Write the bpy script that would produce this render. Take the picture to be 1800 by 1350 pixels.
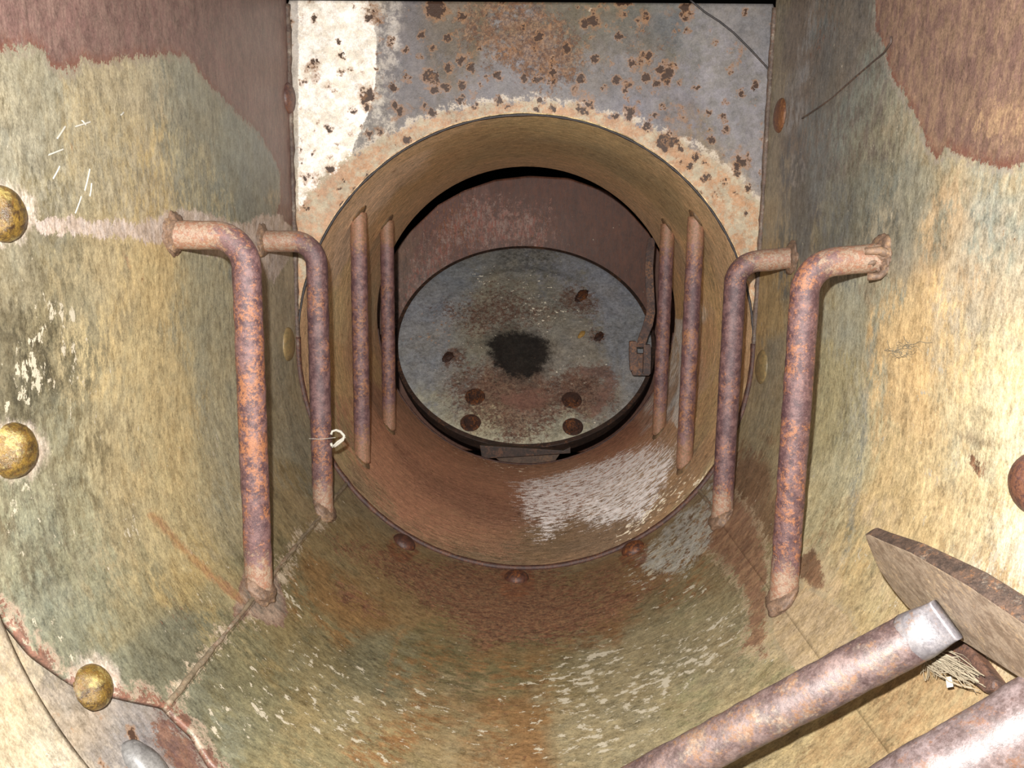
import bpy, bmesh, math, random
import numpy as np
from mathutils import Vector, Matrix, noise as mnoise

for o in list(bpy.data.objects):
    bpy.data.objects.remove(o)
SC = bpy.context.scene
COL = SC.collection
rng = random.Random(7)

# ------------------------------------------------------------------ camera
F, TH, YAW, ROLL = 1384.5, 0.1568, -0.0176, 0.0132      # focal length for an 1800 px wide frame
R = 0.303                                               # radius of the U-shaped shell
CAM = np.array([0.0025, 0.0, R + 0.12])
fwd = np.array([math.sin(YAW)*math.cos(TH), math.cos(YAW)*math.cos(TH), -math.sin(TH)])
r0 = np.array([math.cos(YAW), -math.sin(YAW), 0.0]); u0 = np.cross(r0, fwd)
RIGHT = r0*math.cos(ROLL) + u0*math.sin(ROLL)
UP = -r0*math.sin(ROLL) + u0*math.cos(ROLL)
cd = bpy.data.cameras.new('camera'); cam = bpy.data.objects.new('camera', cd); COL.objects.link(cam)
cd.sensor_width = 36.0; cd.lens = F/1800*36; cd.clip_start = 0.02; cd.clip_end = 50
cam.matrix_world = Matrix(((RIGHT[0], UP[0], -fwd[0], CAM[0]), (RIGHT[1], UP[1], -fwd[1], CAM[1]),
                           (RIGHT[2], UP[2], -fwd[2], CAM[2]), (0, 0, 0, 1)))
SC.camera = cam
# ------------------------------------------------------------------ light: camera flash in a dark passage
w = bpy.data.worlds.new('world'); SC.world = w; w.use_nodes = True
w.node_tree.nodes['Background'].inputs[0].default_value = (0.95, 0.97, 1.0, 1)
w.node_tree.nodes['Background'].inputs[1].default_value = 0.06
ld = bpy.data.lights.new('camera_flash', 'POINT'); fl = bpy.data.objects.new('camera_flash', ld); COL.objects.link(fl)
ld.energy = 52.0; ld.shadow_soft_size = 0.006; ld.color = (1.0, 0.985, 0.96)
fl.location = CAM + RIGHT*(-0.022) + UP*0.05
SC.view_settings.view_transform = 'Standard'; SC.view_settings.look = 'None'
SC.view_settings.gamma = 1; SC.view_settings.exposure = 0.18; SC.view_settings.use_curve_mapping = False

# ------------------------------------------------------------------ helpers
D1, D2 = 1.038, 1.590                                    # front and rear of the round tunnel
RT = 0.300                                               # radius of the tunnel
H = math.pi*R/2

def ray(px, py):
    v = RIGHT*(px-900) - UP*(py-675) + fwd*F
    return v/v[1]                                        # per metre of depth

def at(px, py, d):                                       # the point at a given depth
    return CAM + ray(px, py)*d

def prof(s):                                             # U profile: arc length -> x, z
    s = np.asarray(s, float); a = np.clip(s, -H, H)/R
    e = np.abs(s) - np.minimum(np.abs(s), H)
    return R*np.sin(a), R - R*np.cos(a) + e

def hit_shell(px, py):                                   # -> (s, d)
    v = ray(px, py)
    ox, oz = CAM[0], CAM[2]-R
    A = v[0]**2+v[2]**2; B = ox*v[0]+oz*v[2]; C = ox*ox+oz*oz-R*R
    d = (-B+math.sqrt(max(B*B-A*C, 0)))/max(A, 1e-9)
    x, z = ox+v[0]*d, oz+v[2]*d
    if z > 0:
        sg = 1 if v[0] > 0 else -1
        d = (sg*R-ox)/v[0]
        return (sg*(H+oz+v[2]*d), d)
    return (R*math.atan2(x, -z), d)

def hit_tube(px, py):
    v = ray(px, py); ox, oz = CAM[0], CAM[2]-R
    A = v[0]**2+v[2]**2; B = ox*v[0]+oz*v[2]; C = ox*ox+oz*oz-RT*RT
    d = (-B+math.sqrt(max(B*B-A*C, 0)))/A
    return (RT*math.atan2(ox+v[0]*d, -(oz+v[2]*d)), d)

def hit_plane(d0):
    return lambda px, py: (at(px, py, d0)[0], at(px, py, d0)[2])

def lin(h):
    h = h.lstrip('#'); c = [int(h[i:i+2], 16)/255 for i in (0, 2, 4)]
    return np.array([x/12.92 if x < .04045 else ((x+.055)/1.055)**2.4 for x in c])

def sdf(P, poly):                                        # signed distance, positive inside
    poly = np.array(poly, float); n = len(poly)
    dist = np.full(len(P), 1e9); inside = np.zeros(len(P), bool)
    for i in range(n):
        a, b = poly[i], poly[(i+1) % n]; e = b-a; w_ = P-a
        t = np.clip((w_@e)/(e@e+1e-12), 0, 1)
        dist = np.minimum(dist, np.hypot(*(w_-t[:, None]*e).T))
        c = ((a[1] <= P[:, 1]) != (b[1] <= P[:, 1]))
        xx = a[0]+(P[:, 1]-a[1])*e[0]/(e[1] if abs(e[1]) > 1e-12 else 1e-12)
        inside ^= c & (P[:, 0] < xx)
    return np.where(inside, dist, -dist)

PERIOD = None                                            # set while the closed hoop of the tunnel is coloured
def dist2(P, c):
    D_ = P-np.array(c)
    if PERIOD: D_[:, 0] = (D_[:, 0]+PERIOD/2) % PERIOD-PERIOD/2
    return (D_**2).sum(1)

def _vn(X, Y, seed):                                     # smooth value noise in numpy
    xi = np.floor(X).astype(int); yi = np.floor(Y).astype(int); fx = X-xi; fy = Y-yi
    fx = fx*fx*(3-2*fx); fy = fy*fy*(3-2*fy)
    h = lambda a, b: (((a*374761393+b*668265263+seed*974711) & 0x7fffffff)*1274126177 & 0x7fffffff) % 10007/10007.
    return (h(xi, yi)*(1-fx)+h(xi+1, yi)*fx)*(1-fy)+(h(xi, yi+1)*(1-fx)+h(xi+1, yi+1)*fx)*fy-.5
def fbm(P, scale, seed, oct=5, stretch=2.2):
    out = np.zeros(len(P)); a = 1.0
    for i in range(oct):
        out += a*_vn(P[:, 0]*scale/stretch+31.7*i, P[:, 1]*scale+11.3*i, seed+i); a *= .6; scale *= 2.1
    return out
def warp(P, amp, scale=22, seed=1, stretch=2.2):
    return P+amp*np.stack([fbm(P, scale, seed, 5, stretch)*stretch**.5, fbm(P, scale, seed+50, 5, stretch)], 1)
def set_tints(me, P, hit, blobs, gain, dep, amp=.030, stretch=2.2):
    """two paint tints from the same palette, displaced differently; the material breaks one up over the other"""
    g = gain[:, None] if hasattr(gain, '__len__') else gain
    setcol(me, 'col', blobs_color(warp(P, amp, 22, 1, stretch), hit, blobs, 1, dep)*g)
    setcol(me, 'colB', blobs_color(warp(P, amp*4.5, 9, 7, stretch), hit, blobs, 1, dep)*g)

def blobs_color(P, hit, blobs, gain, depth_of):
    num = np.zeros((len(P), 3)); den = np.zeros(len(P))
    for px, py, r, h in blobs:
        c = hit(px, py); rr = r*depth_of(c)/F
        q = dist2(P, c)/(rr*rr)
        w_ = np.exp(-q)+1e-4/(1+q)
        num += w_[:, None]*lin(h); den += w_
    return num/den[:, None]*gain

def blobs_val(P, hit, blobs, depth_of):
    out = np.zeros(len(P)); P = warp(P, .022, 30, 3, 1.5)
    for px, py, r, a in blobs:
        c = hit(px, py); rr = r*depth_of(c)/F
        out += a*np.exp(-dist2(P, c)/(rr*rr))
    return out

def setcol(me, name, arr):
    a = me.attributes.new(name, 'FLOAT_VECTOR', 'POINT'); a.data.foreach_set('vector', np.asarray(arr, np.float32).ravel())
def setval(me, name, arr):
    a = me.attributes.new(name, 'FLOAT', 'POINT'); a.data.foreach_set('value', np.asarray(arr, np.float32).ravel())

def link(name, me, mat=None, parent=None):
    o = bpy.data.objects.new(name, me); COL.objects.link(o)
    if mat: me.materials.append(mat)
    if parent is not None: o.parent = parent
    return o
def tag(o, label=None, cat=None, group=None, kind=None):
    for k, v in (('label', label), ('category', cat), ('group', group), ('kind', kind)):
        if v: o[k] = v
    return o
def thing(name, loc, label, cat, group=None):
    o = bpy.data.objects.new(name, None); COL.objects.link(o); o.location = loc; o.empty_display_size = .02
    return tag(o, label, cat, group)
def smooth(me):
    me.polygons.foreach_set('use_smooth', [True]*len(me.polygons)); return me
def grid_mesh(name, X, Y, Z):                            # 2-D arrays of positions -> quads
    nu, nv = X.shape
    me = bpy.data.meshes.new(name)
    V = np.stack([X, Y, Z], -1).reshape(-1, 3)
    i = np.arange(nu*nv).reshape(nu, nv)
    Q = np.stack([i[:-1, :-1], i[1:, :-1], i[1:, 1:], i[:-1, 1:]], -1).reshape(-1, 4)
    me.from_pydata(V.tolist(), [], Q.tolist()); me.update()
    return smooth(me)

# ------------------------------------------------------------------ material builder
class NT:
    def __init__(s, name):
        s.m = bpy.data.materials.new(name); s.m.use_nodes = True; s.t = s.m.node_tree
        s.b = s.t.nodes['Principled BSDF']
    def n(s, ty, **kw):
        x = s.t.nodes.new(ty)
        for k, v in kw.items(): setattr(x, k, v)
        return x
    def put(s, sock, v):
        if v is None: return
        if isinstance(v, bpy.types.NodeSocket): s.t.links.new(v, sock)
        elif hasattr(sock.default_value, '__len__'):
            if not hasattr(v, '__len__'): v = (v,)*3
            L = len(sock.default_value); sock.default_value = (list(v)+[1, 1])[:L]
        else: sock.default_value = v
    def M(s, op, a, b=None, c=None, clamp=False):
        x = s.n('ShaderNodeMath', operation=op, use_clamp=clamp)
        for i, v in enumerate((a, b, c)): s.put(x.inputs[i], v)
        return x.outputs[0]
    def V(s, op, a, b=None):
        x = s.n('ShaderNodeVectorMath', operation=op); s.put(x.inputs[0], a); s.put(x.inputs[1], b); return x.outputs[0]
    def mix(s, f, a, b, bt='MIX'):
        x = s.n('ShaderNodeMix', data_type='RGBA', blend_type=bt)
        s.put(x.inputs[0], f); s.put(x.inputs[6], a); s.put(x.inputs[7], b); return x.outputs[2]
    def noise(s, vec, scale, detail=4, rough=.6, dist=0, col=False):
        x = s.n('ShaderNodeTexNoise'); s.put(x.inputs['Vector'], vec); x.inputs['Scale'].default_value = scale
        x.inputs['Detail'].default_value = detail; x.inputs['Roughness'].default_value = rough; x.inputs['Distortion'].default_value = dist
        return x.outputs['Color' if col else 'Fac']
    def voro(s, vec, scale):
        x = s.n('ShaderNodeTexVoronoi'); s.put(x.inputs['Vector'], vec); x.inputs['Scale'].default_value = scale
        return x.outputs['Distance'], x.outputs['Color']
    def step(s, v, lo, hi):                              # smooth 0..1 between lo and hi (sockets or numbers)
        x = s.n('ShaderNodeMapRange', interpolation_type='SMOOTHSTEP')
        s.put(x.inputs['Value'], v); s.put(x.inputs['From Min'], lo); s.put(x.inputs['From Max'], hi); return x.outputs[0]
    def attr(s, name, fac=True):
        x = s.n('ShaderNodeAttribute', attribute_name=name); return x.outputs['Fac' if fac else 'Vector']
    def coords(s):
        return s.n('ShaderNodeTexCoord').outputs['Object']
    def finish(s, col, rough, bump, strength=.5, dist=.002, spec=.5, metal=0):
        s.put(s.b.inputs['Base Color'], col); s.put(s.b.inputs['Roughness'], rough)
        s.b.inputs['Specular IOR Level'].default_value = spec; s.put(s.b.inputs['Metallic'], metal)
        if bump is not None:
            x = s.n('ShaderNodeBump'); x.inputs['Strength'].default_value = strength; x.inputs['Distance'].default_value = dist
            s.put(x.inputs['Height'], bump); s.t.links.new(x.outputs[0], s.b.inputs['Normal'])
        return s.m

def paint_material(name, patches, aniso=(1, 1.8, 1), rough=.5, spots=True, fleck=(.74, .67, .49), spot_scale=60, fine=1.0, gain=1.0, spec=.4,
                   rust_dark=(.15, .060, .034), rust_mid=(.52, .225, .085), fleck_scale=78, green=.14, halo=(.42, .20, .06), spot_core=(.05, .025, .018), sat=.88):
    """weathered paint: slow tint in 'col', strokes along the hoop direction, flecks, grime, rust specks, then crisp-edged patches."""
    t = NT(name); P = t.coords(); A = t.V('MULTIPLY', P, aniso)
    mA = t.noise(t.V('ADD', A, (7.7, 3.3, 1.1)), 48, 9, .78)
    base = t.mix(t.step(mA, .44, .58), t.attr('col', False), t.attr('colB', False))
    n1 = t.noise(A, 24, 8, .7); n2 = t.noise(A, 130, 6, .75); n3 = t.noise(P, 16, 7, .65); n4 = t.noise(P, 600, 3, .8); n5 = t.noise(t.V('MULTIPLY', P, tuple(x*x for x in aniso)), 150, 5, .8)
    k = t.M('MULTIPLY_ADD', t.M('SUBTRACT', n1, .5), 1.2, 1.0)
    k = t.M('MULTIPLY_ADD', t.M('SUBTRACT', n2, .5), 1.7*fine, k)
    k = t.M('MULTIPLY_ADD', t.M('SUBTRACT', n4, .5), 1.2*fine, k)
    k = t.M('MULTIPLY_ADD', t.M('SUBTRACT', n5, .5), .8*fine, k)
    k = t.M('MAXIMUM', k, .25)
    c = t.V('MULTIPLY', base, t.n('ShaderNodeCombineXYZ').outputs[0])
    comb = c.node.inputs[1].links[0].from_node
    hue = t.M('SUBTRACT', n3, .5)
    t.put(comb.inputs[0], t.M('MULTIPLY_ADD', hue, .30, k)); t.put(comb.inputs[1], k); t.put(comb.inputs[2], t.M('MULTIPLY_ADD', hue, -.55, k))
    isl = t.noise(t.V('MULTIPLY', P, (1, 1.5, 1)), 75, 7, .72, .3)
    c = t.mix(t.M('MULTIPLY', t.step(isl,   .53, .58), .42*fine), c, t.V('MULTIPLY', c, (.62, .58, .50)))
    c = t.mix(t.M('MULTIPLY', t.step(isl, .45, .40), .36*fine), c, t.V('MULTIPLY', c, (1.35, 1.33, 1.28)))
    # greenish grey weathering
    g = t.step(t.noise(A, 60, 7, .72), .52, .62)
    c = t.mix(t.M('MULTIPLY', g, green), c, t.V('MULTIPLY', c, (.78, .95, 1.12)))
    # grime
    gr = t.M('MULTIPLY', t.attr('grime'), t.step(t.noise(A, 95, 8, .82), .44, .58))
    c = t.mix(gr, c, t.V('MULTIPLY', c, (.30, .30, .30)))
    # pale flecks of the coat below
    fd = t.attr('fleck'); fn = t.noise(t.V('ADD', t.V('MULTIPLY', P, (1, 1.6, 1)), (3.1, 1.7, 5.2)), fleck_scale, 6, .70, .15)
    th = t.M('SUBTRACT', .69, t.M('MULTIPLY', fd, .20))
    fm = t.step(fn, th, t.M('ADD', th, .025))
    c = t.mix(fm, c, t.V('MULTIPLY', fleck, (gain,)*3))
    # rust: soft fields and specks
    rd = t.attr('rustd')
    rn = t.noise(t.V('ADD', A, (9, 2, 4)), 110, 8, .82)
    rth = t.M('SUBTRACT', .70, t.M('MULTIPLY', rd, .225))
    rm = t.step(rn, rth, t.M('ADD', rth, .035))
    rc = t.mix(t.step(t.noise(P, 260, 6, .8), .40, .62), rust_dark, rust_mid)
    c = t.mix(t.M('MULTIPLY', rm, .72), c, t.V('MULTIPLY', rc, (gain,)*3))
    kk = t.n('ShaderNodeCombineXYZ')
    for i in range(3): t.put(kk.inputs[i], k)
    rn2 = t.noise(t.V('ADD', t.V('MULTIPLY', P, (1, 1.4, 1)), (2, 7, 3)), 105, 8, .84)
    th2 = t.M('MAXIMUM', t.M('SUBTRACT', .72, t.M('MULTIPLY', rd, .215)), .50)
    rm2 = t.step(rn2, th2, t.M('ADD', th2, .03))
    c = t.mix(t.M('MULTIPLY', rm2, .88), c, t.V('MULTIPLY', t.V('MULTIPLY', t.mix(t.step(rn, .42, .58), rust_dark, t.V('MULTIPLY', rust_mid, (.62, .50, .42))), kk.outputs[0]), (gain*.85,)*3))
    # patches
    J = t.V('MULTIPLY', P, (1, 1+(aniso[1]-1)*.35, 1)); jag = t.noise(J, 60, 9, .80); jb = t.step(t.noise(J, 120, 6, .8), .40, .56); jag2 = t.noise(P, 420, 3, .8)
    for nm, c1, c2, amp, soft, edge_in, edge_out, op in patches:
        v = t.M('MULTIPLY_ADD', t.M('SUBTRACT', jag, .5), amp*2.2, t.attr(nm))
        v = t.M('MULTIPLY_ADD', t.M('SUBTRACT', jag2, .5), amp*.7, v)
        if edge_out is not None:
            eo = t.step(v, -.007, -.0005)
            c = t.mix(t.M('MULTIPLY', t.M('MULTIPLY', eo, jb), .75), c, t.V('MULTIPLY', edge_out, (gain,)*3))
        pc = t.mix(t.step(t.noise(A, 60, 8, .78), .42, .58), t.V('MULTIPLY', c1, (gain,)*3), t.V('MULTIPLY', c2, (gain,)*3))
        pc = t.V('MULTIPLY', pc, t.n('ShaderNodeCombineXYZ').outputs[0]); cb = pc.node.inputs[1].links[0].from_node
        for i in range(3): t.put(cb.inputs[i], k)
        if edge_in is not None:
            ei = t.M('SUBTRACT', 1, t.step(v, .0, .012))
            pc = t.mix(t.M('MULTIPLY', t.M('MULTIPLY', ei, jb), .8), pc, t.V('MULTIPLY', edge_in, (gain,)*3))
        cov = t.M('MULTIPLY', t.step(v, 0, soft), abs(op))
        if op < 0: cov = t.M('MULTIPLY', cov, t.step(t.noise(t.V('ADD', J, (4, 8, 2)), 70, 9, .82), .465, .485))
        c = t.mix(cov, c, pc)
    # round rust spots: dark core, orange halo
    bump_sp = None
    if spots:
        sd_ = t.attr('spots')
        for sc, mx, off in ((spot_scale, .34, 0), (spot_scale*2.3, .33, 5)):
            W = t.V('ADD', t.V('ADD', P, (off, off, off)), t.V('MULTIPLY', t.V('SUBTRACT', t.noise(P, sc*2.5, 3, .7, 0, True), (.5, .5, .5)), (1.1/sc,)*3))
            dd, vc = t.voro(W, sc)
            sep = t.n('ShaderNodeSeparateColor'); t.put(sep.inputs[0], vc)
            rr = t.M('MULTIPLY', t.M('SUBTRACT', t.M('ADD', sd_, sep.outputs[0]), 1.0), mx*1.6, None, True)
            rr = t.M('MINIMUM', rr, mx)
            hl = t.M('MULTIPLY', t.step(t.M('SUBTRACT', rr, dd), -.16, .05), t.step(rr, 0.01, .08))
            core = t.M('MULTIPLY', t.step(t.M('SUBTRACT', rr, dd), -.01, .07), t.step(rr, 0.01, .08))
            c = t.mix(t.M('MULTIPLY', hl, .7), c, t.V('MULTIPLY', halo, (gain,)*3))
            c = t.mix(t.M('MULTIPLY', core, .92), c, t.V('MULTIPLY', t.mix(n4, spot_core, (.08, .038, .022)), (gain,)*3))
    hs = t.n('ShaderNodeHueSaturation'); hs.inputs['Saturation'].default_value = sat; t.put(hs.inputs['Color'], c); c = t.V('MULTIPLY', hs.outputs[0], (1.04, 1.0, .985))
    bmp = t.M('ADD', t.M('MULTIPLY', n2, .6), t.M('ADD', t.M('MULTIPLY', n4, .5), t.M('MULTIPLY', t.M('ADD', rm, fm), .25)))
    ro = t.M('MULTIPLY_ADD', t.M('SUBTRACT', n2, .5), .3, t.M('MULTIPLY_ADD', rm, .25, rough), True)
    return t.finish(c, ro, bmp, .4, .0010, spec)

def rust_metal(name, a='6d4a44', b='8a5a3c', c3='4a3230', pale=None, gain=1.0, rough=.5, scale=1.0, metal=.0, bumps=.6, spec=.5, endcol=None):
    t = NT(name); P = t.coords()
    n1 = t.noise(P, 95*scale, 8, .78); n2 = t.noise(P, 260*scale, 6, .8); n3 = t.noise(P, 650*scale, 4, .8); n0 = t.noise(P, 26*scale, 6, .68)
    c = t.mix(t.step(n1, .38, .60), lin(a)*gain, lin(c3)*gain)
    c = t.mix(t.M('MULTIPLY', t.step(t.M('MULTIPLY_ADD', n0, .5, t.M('MULTIPLY', n2, .6)), .56, .64), .8), c, lin(b)*gain)
    if pale: c = t.mix(t.M('MULTIPLY', t.step(t.M('MULTIPLY_ADD', n0, .6, t.M('MULTIPLY', n1, .5)), .56, .70), .75), c, lin(pale)*gain)
    if endcol: c = t.mix(t.M('MULTIPLY', t.step(t.M('MULTIPLY_ADD', t.M('SUBTRACT', n1, .5), 3.0, t.attr('ends')), -.1, .3), .85), c, t.mix(t.step(n2, .45, .55), lin(endcol)*gain, lin('9a7058')*gain))
    k = t.M('MULTIPLY_ADD', t.M('SUBTRACT', n3, .5), 1.5, 1.0)
    k = t.M('MULTIPLY_ADD', t.M('SUBTRACT', n2, .5), 1.1, k)
    cb = t.n('ShaderNodeCombineXYZ')
    for i in range(3): t.put(cb.inputs[i], k)
    c = t.V('MULTIPLY', c, cb.outputs[0])
    return t.finish(c, t.M('MULTIPLY_ADD', n3, .5, rough-.22), t.M('ADD', n2, n3), bumps*.6, .0008, spec, metal)

# ------------------------------------------------------------------ generic solids
def tube_mesh(name, pts, rad, nseg=24, cap=True, wob=.0, ends=None, step=.004):
    """round bar swept along a smooth list of points, with a slightly uneven rusted skin"""
    pts = [Vector(p) for p in pts]
    fine = [pts[0]]
    for a, b in zip(pts, pts[1:]):
        n = max(1, int((b-a).length/step))
        for i in range(1, n+1): fine.append(a.lerp(b, i/n))
    me = bpy.data.meshes.new(name); V = []; Fc = []
    up = None; N = len(fine); acc_ = [0.0]
    for a, b in zip(fine, fine[1:]): acc_.append(acc_[-1]+(b-a).length)
    EV = []
    for i, p in enumerate(fine):
        tdir = (fine[min(i+1, N-1)]-fine[max(i-1, 0)]).normalized()
        if up is None:
            up = tdir.orthogonal().normalized()
        up = (up-tdir*up.dot(tdir)).normalized(); side = tdir.cross(up)
        rr = rad(i/(N-1)) if callable(rad) else rad
        acc = acc_[i]
        for k in range(nseg):
            a = 2*math.pi*k/nseg; dr = up*math.cos(a)+side*math.sin(a)
            q = p+dr*rr
            if wob: q = q+dr*(mnoise.noise(q*70)*wob+mnoise.noise(q*220)*wob*.4)
            V.append(q); EV.append(max(1-acc/ends[0], 1-(acc_[-1]-acc)/ends[1], -1) if ends else 0)
    for i in range(N-1):
        for k in range(nseg):
            a = i*nseg+k; b = i*nseg+(k+1) % nseg
            Fc.append((a, b, b+nseg, a+nseg))
    if cap:
        Fc.append(tuple(range(nseg-1, -1, -1))); Fc.append(tuple((N-1)*nseg+k for k in range(nseg)))
    me.from_pydata(V, [], Fc); me.update()
    if ends: setval(me, 'ends', EV)
    return smooth(me)

def lump_mesh(name, c, rx, ry, rz, seed=0, amp=.25, sub=4, basis=None):
    bm = bmesh.new(); bmesh.ops.create_icosphere(bm, subdivisions=sub, radius=1)
    B = basis or Matrix.Identity(3)
    for v in bm.verts:
        k = 1+amp*mnoise.noise(v.co*1.7+Vector((seed*3.1, seed, 0)))+amp*.6*mnoise.noise(v.co*4.3+Vector((0, seed, 2)))
        p = Vector((v.co.x*rx*k, v.co.y*ry*k, v.co.z*rz*k)); v.co = B@p+Vector(c)
    me = bpy.data.meshes.new(name); bm.to_mesh(me); bm.free(); return smooth(me)

def frame_from_normal(n):
    n = Vector(n).normalized(); a = n.orthogonal().normalized(); b = n.cross(a)
    return Matrix((a, b, n)).transposed()

def dome_mesh(name, c, n, r, h, seed=0, flange=0.0):
    """rivet head: low dome with a rounded foot and a slightly beaten skin"""
    B = frame_from_normal(n); V = []; Fc = []; ns, nr = 28, 9
    prof_ = [(r*1.0, -.001)]+[(r*math.cos(math.pi/2*i/nr), h*math.sin(math.pi/2*i/nr)) for i in range(nr)]
    for i, (a, z) in enumerate(prof_):
        for k in range(ns):
            th = 2*math.pi*k/ns; q = Vector((a*math.cos(th), a*math.sin(th), z))
            q *= 1+.018*mnoise.noise(q*160+Vector((seed, 0, 0)))+.012*mnoise.noise(q*420+Vector((seed, 3, 0)))
            V.append(B@q+Vector(c))
    V.append(B@Vector((0, 0, h))+Vector(c))
    for i in range(len(prof_)-1):
        for k in range(ns):
            a = i*ns+k; b = i*ns+(k+1) % ns; Fc.append((a, b, b+ns, a+ns))
    t_ = len(V)-1; l = (len(prof_)-1)*ns
    for k in range(ns): Fc.append((l+k, l+(k+1) % ns, t_))
    me = bpy.data.meshes.new(name); me.from_pydata(V, [], Fc); me.update(); return smooth(me)

def slab_mesh(name, poly3, nrm, thick, bevel=.001, seg=2):
    """flat outline (3-D points in one plane) extruded against nrm, edges bevelled"""
    bm = bmesh.new(); n = Vector(nrm).normalized()
    top = [bm.verts.new(Vector(p)) for p in poly3]; bot = [bm.verts.new(Vector(p)-n*thick) for p in poly3]
    bm.faces.new(top); bm.faces.new(bot[::-1]); L = len(top)
    for i in range(L): bm.faces.new((top[i], bot[i], bot[(i+1) % L], top[(i+1) % L]))
    bmesh.ops.recalc_face_normals(bm, faces=bm.faces)
    if bevel: bmesh.ops.bevel(bm, geom=[e for e in bm.edges if len(e.link_faces) == 2 and e.calc_face_angle() > .6], offset=bevel, segments=seg, affect='EDGES', profile=.6)
    me = bpy.data.meshes.new(name); bm.to_mesh(me); bm.free()
    return me

def usdf(P, hit, polys):                                 # one outline or a list of outlines
    if isinstance(polys[0][0], (int, float)): polys = [polys]
    return np.max([sdf(P, [hit(*q) for q in pl]) for pl in polys], 0)
def circ(x, y, r): return [(x+r*math.cos(a*.5236), y+r*math.sin(a*.5236)) for a in range(12)]
# ------------------------------------------------------------------ SHELL (side walls and curved bottom)
G = 0.55       # albedo gain of the near shell against the colours read off the picture
shell_blobs = [  # tints taken as lit, so some light and shade sits in the colour
 (60,250,80,'9a947c'),(200,250,80,'a39878'),(330,180,60,'8c8a76'),(420,300,60,'868a7c'),(250,330,60,'a59a7c'),(450,345,50,'7f8378'),(80,180,70,'8e8b76'),
 (30,330,60,'8a8a7a'),(60,470,60,'85806a'),(100,560,50,'7d7558'),(160,560,50,'8f8564'),(30,650,60,'6f6850'),(110,660,60,'756d50'),(60,720,50,'6d6a55'),
 (200,500,60,'a2946e'),(280,540,70,'b3a06f'),(280,700,80,'b5a475'),(360,560,60,'a39c7c'),(380,700,60,'a69f80'),(300,840,80,'b0a274'),(200,800,70,'a39873'),
 (100,820,70,'8c8a70'),(380,850,60,'a79b75'),(60,950,80,'8a8a70'),(150,980,70,'8b8a6e'),(250,1000,60,'918a68'),(330,950,50,'b09a60'),(100,1100,70,'84846c'),
 (200,1150,60,'85856c'),(330,1150,60,'7b7a62'),(400,1000,50,'a09468'),(490,520,40,'a0957a'),(500,700,50,'9a9072'),(510,850,40,'94835a'),
 (500,1000,50,'857a55'),(600,960,40,'948054'),(700,1000,40,'9c8050'),(620,1050,50,'98743f'),(800,1050,60,'9c8050'),(900,1100,60,'9c8050'),(1000,1080,60,'9e8454'),  # floor tints near the tunnel lightened to offset the weaker light there
 (1100,1030,50,'967348'),(1050,1100,40,'966f42'),(1180,1050,40,'8c7d58'),(1250,1050,50,'9a9068'),(550,1100,60,'8f8156'),(700,1170,60,'8b8360'),(850,1200,50,'857a50'),
 (900,1240,50,'9a7440'),(1000,1200,50,'9a8a5e'),(1100,1180,60,'a39670'),(1200,1150,60,'a0946e'),(450,1180,60,'85805e'),(500,1280,60,'938a62'),(400,1270,60,'8a8a70'),
 (650,1280,60,'a69667'),(800,1290,50,'a08e62'),(900,1330,60,'9d7440'),(1000,1300,50,'aa9a70'),(1100,1300,60,'ab9d74'),(1250,1220,60,'a49c70'),(1300,1130,50,'a3936b'),
 (1400,1100,50,'c8b084'),(1470,1130,50,'c0aa78'),(1350,1180,50,'b5a67a'),(1300,1000,40,'8f7250'),(1270,900,40,'8a6a4a'),(1450,900,60,'c2b88e'),(1500,700,50,'b5af90'),
 (1450,700,50,'b0a67a'),(1480,560,50,'a7a48a'),(1330,560,40,'b09560'),(1330,750,40,'a29470'),(1345,700,40,'9c9073'),
 (1600,500,60,'d0b27a'),(1560,650,60,'d2b47c'),(1700,550,60,'b8a888'),(1750,480,60,'b0a68c'),(1650,450,50,'b39c78'),(1600,750,60,'cdb27e'),(1700,700,60,'c9b88c'),
 (1750,800,70,'d5c8a0'),(1600,900,60,'cfb680'),(1700,900,60,'d0bc8c'),(1500,950,50,'c6ae78'),(1750,1000,60,'e0cfae'),(1600,1000,60,'c8b080'),(1560,1180,70,'bea070'),(1450,1250,60,'bfab78'),
 (1400,300,30,'5f6060'),(1430,250,40,'707470'),(1500,200,50,'7a7d70'),(1550,300,60,'888570'),(1600,350,50,'8f8c78'),(1500,350,50,'77776a'),(1400,400,30,'6c6d68'),
 (1560,400,50,'a0957a'),(1750,350,50,'9a9a86'),(1450,120,40,'6c6860'),(1430,40,50,'776a5c'),(1500,60,50,'6f675c'),(1400,180,25,'8f8c88')]
C = lambda h: tuple(lin(h))
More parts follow.
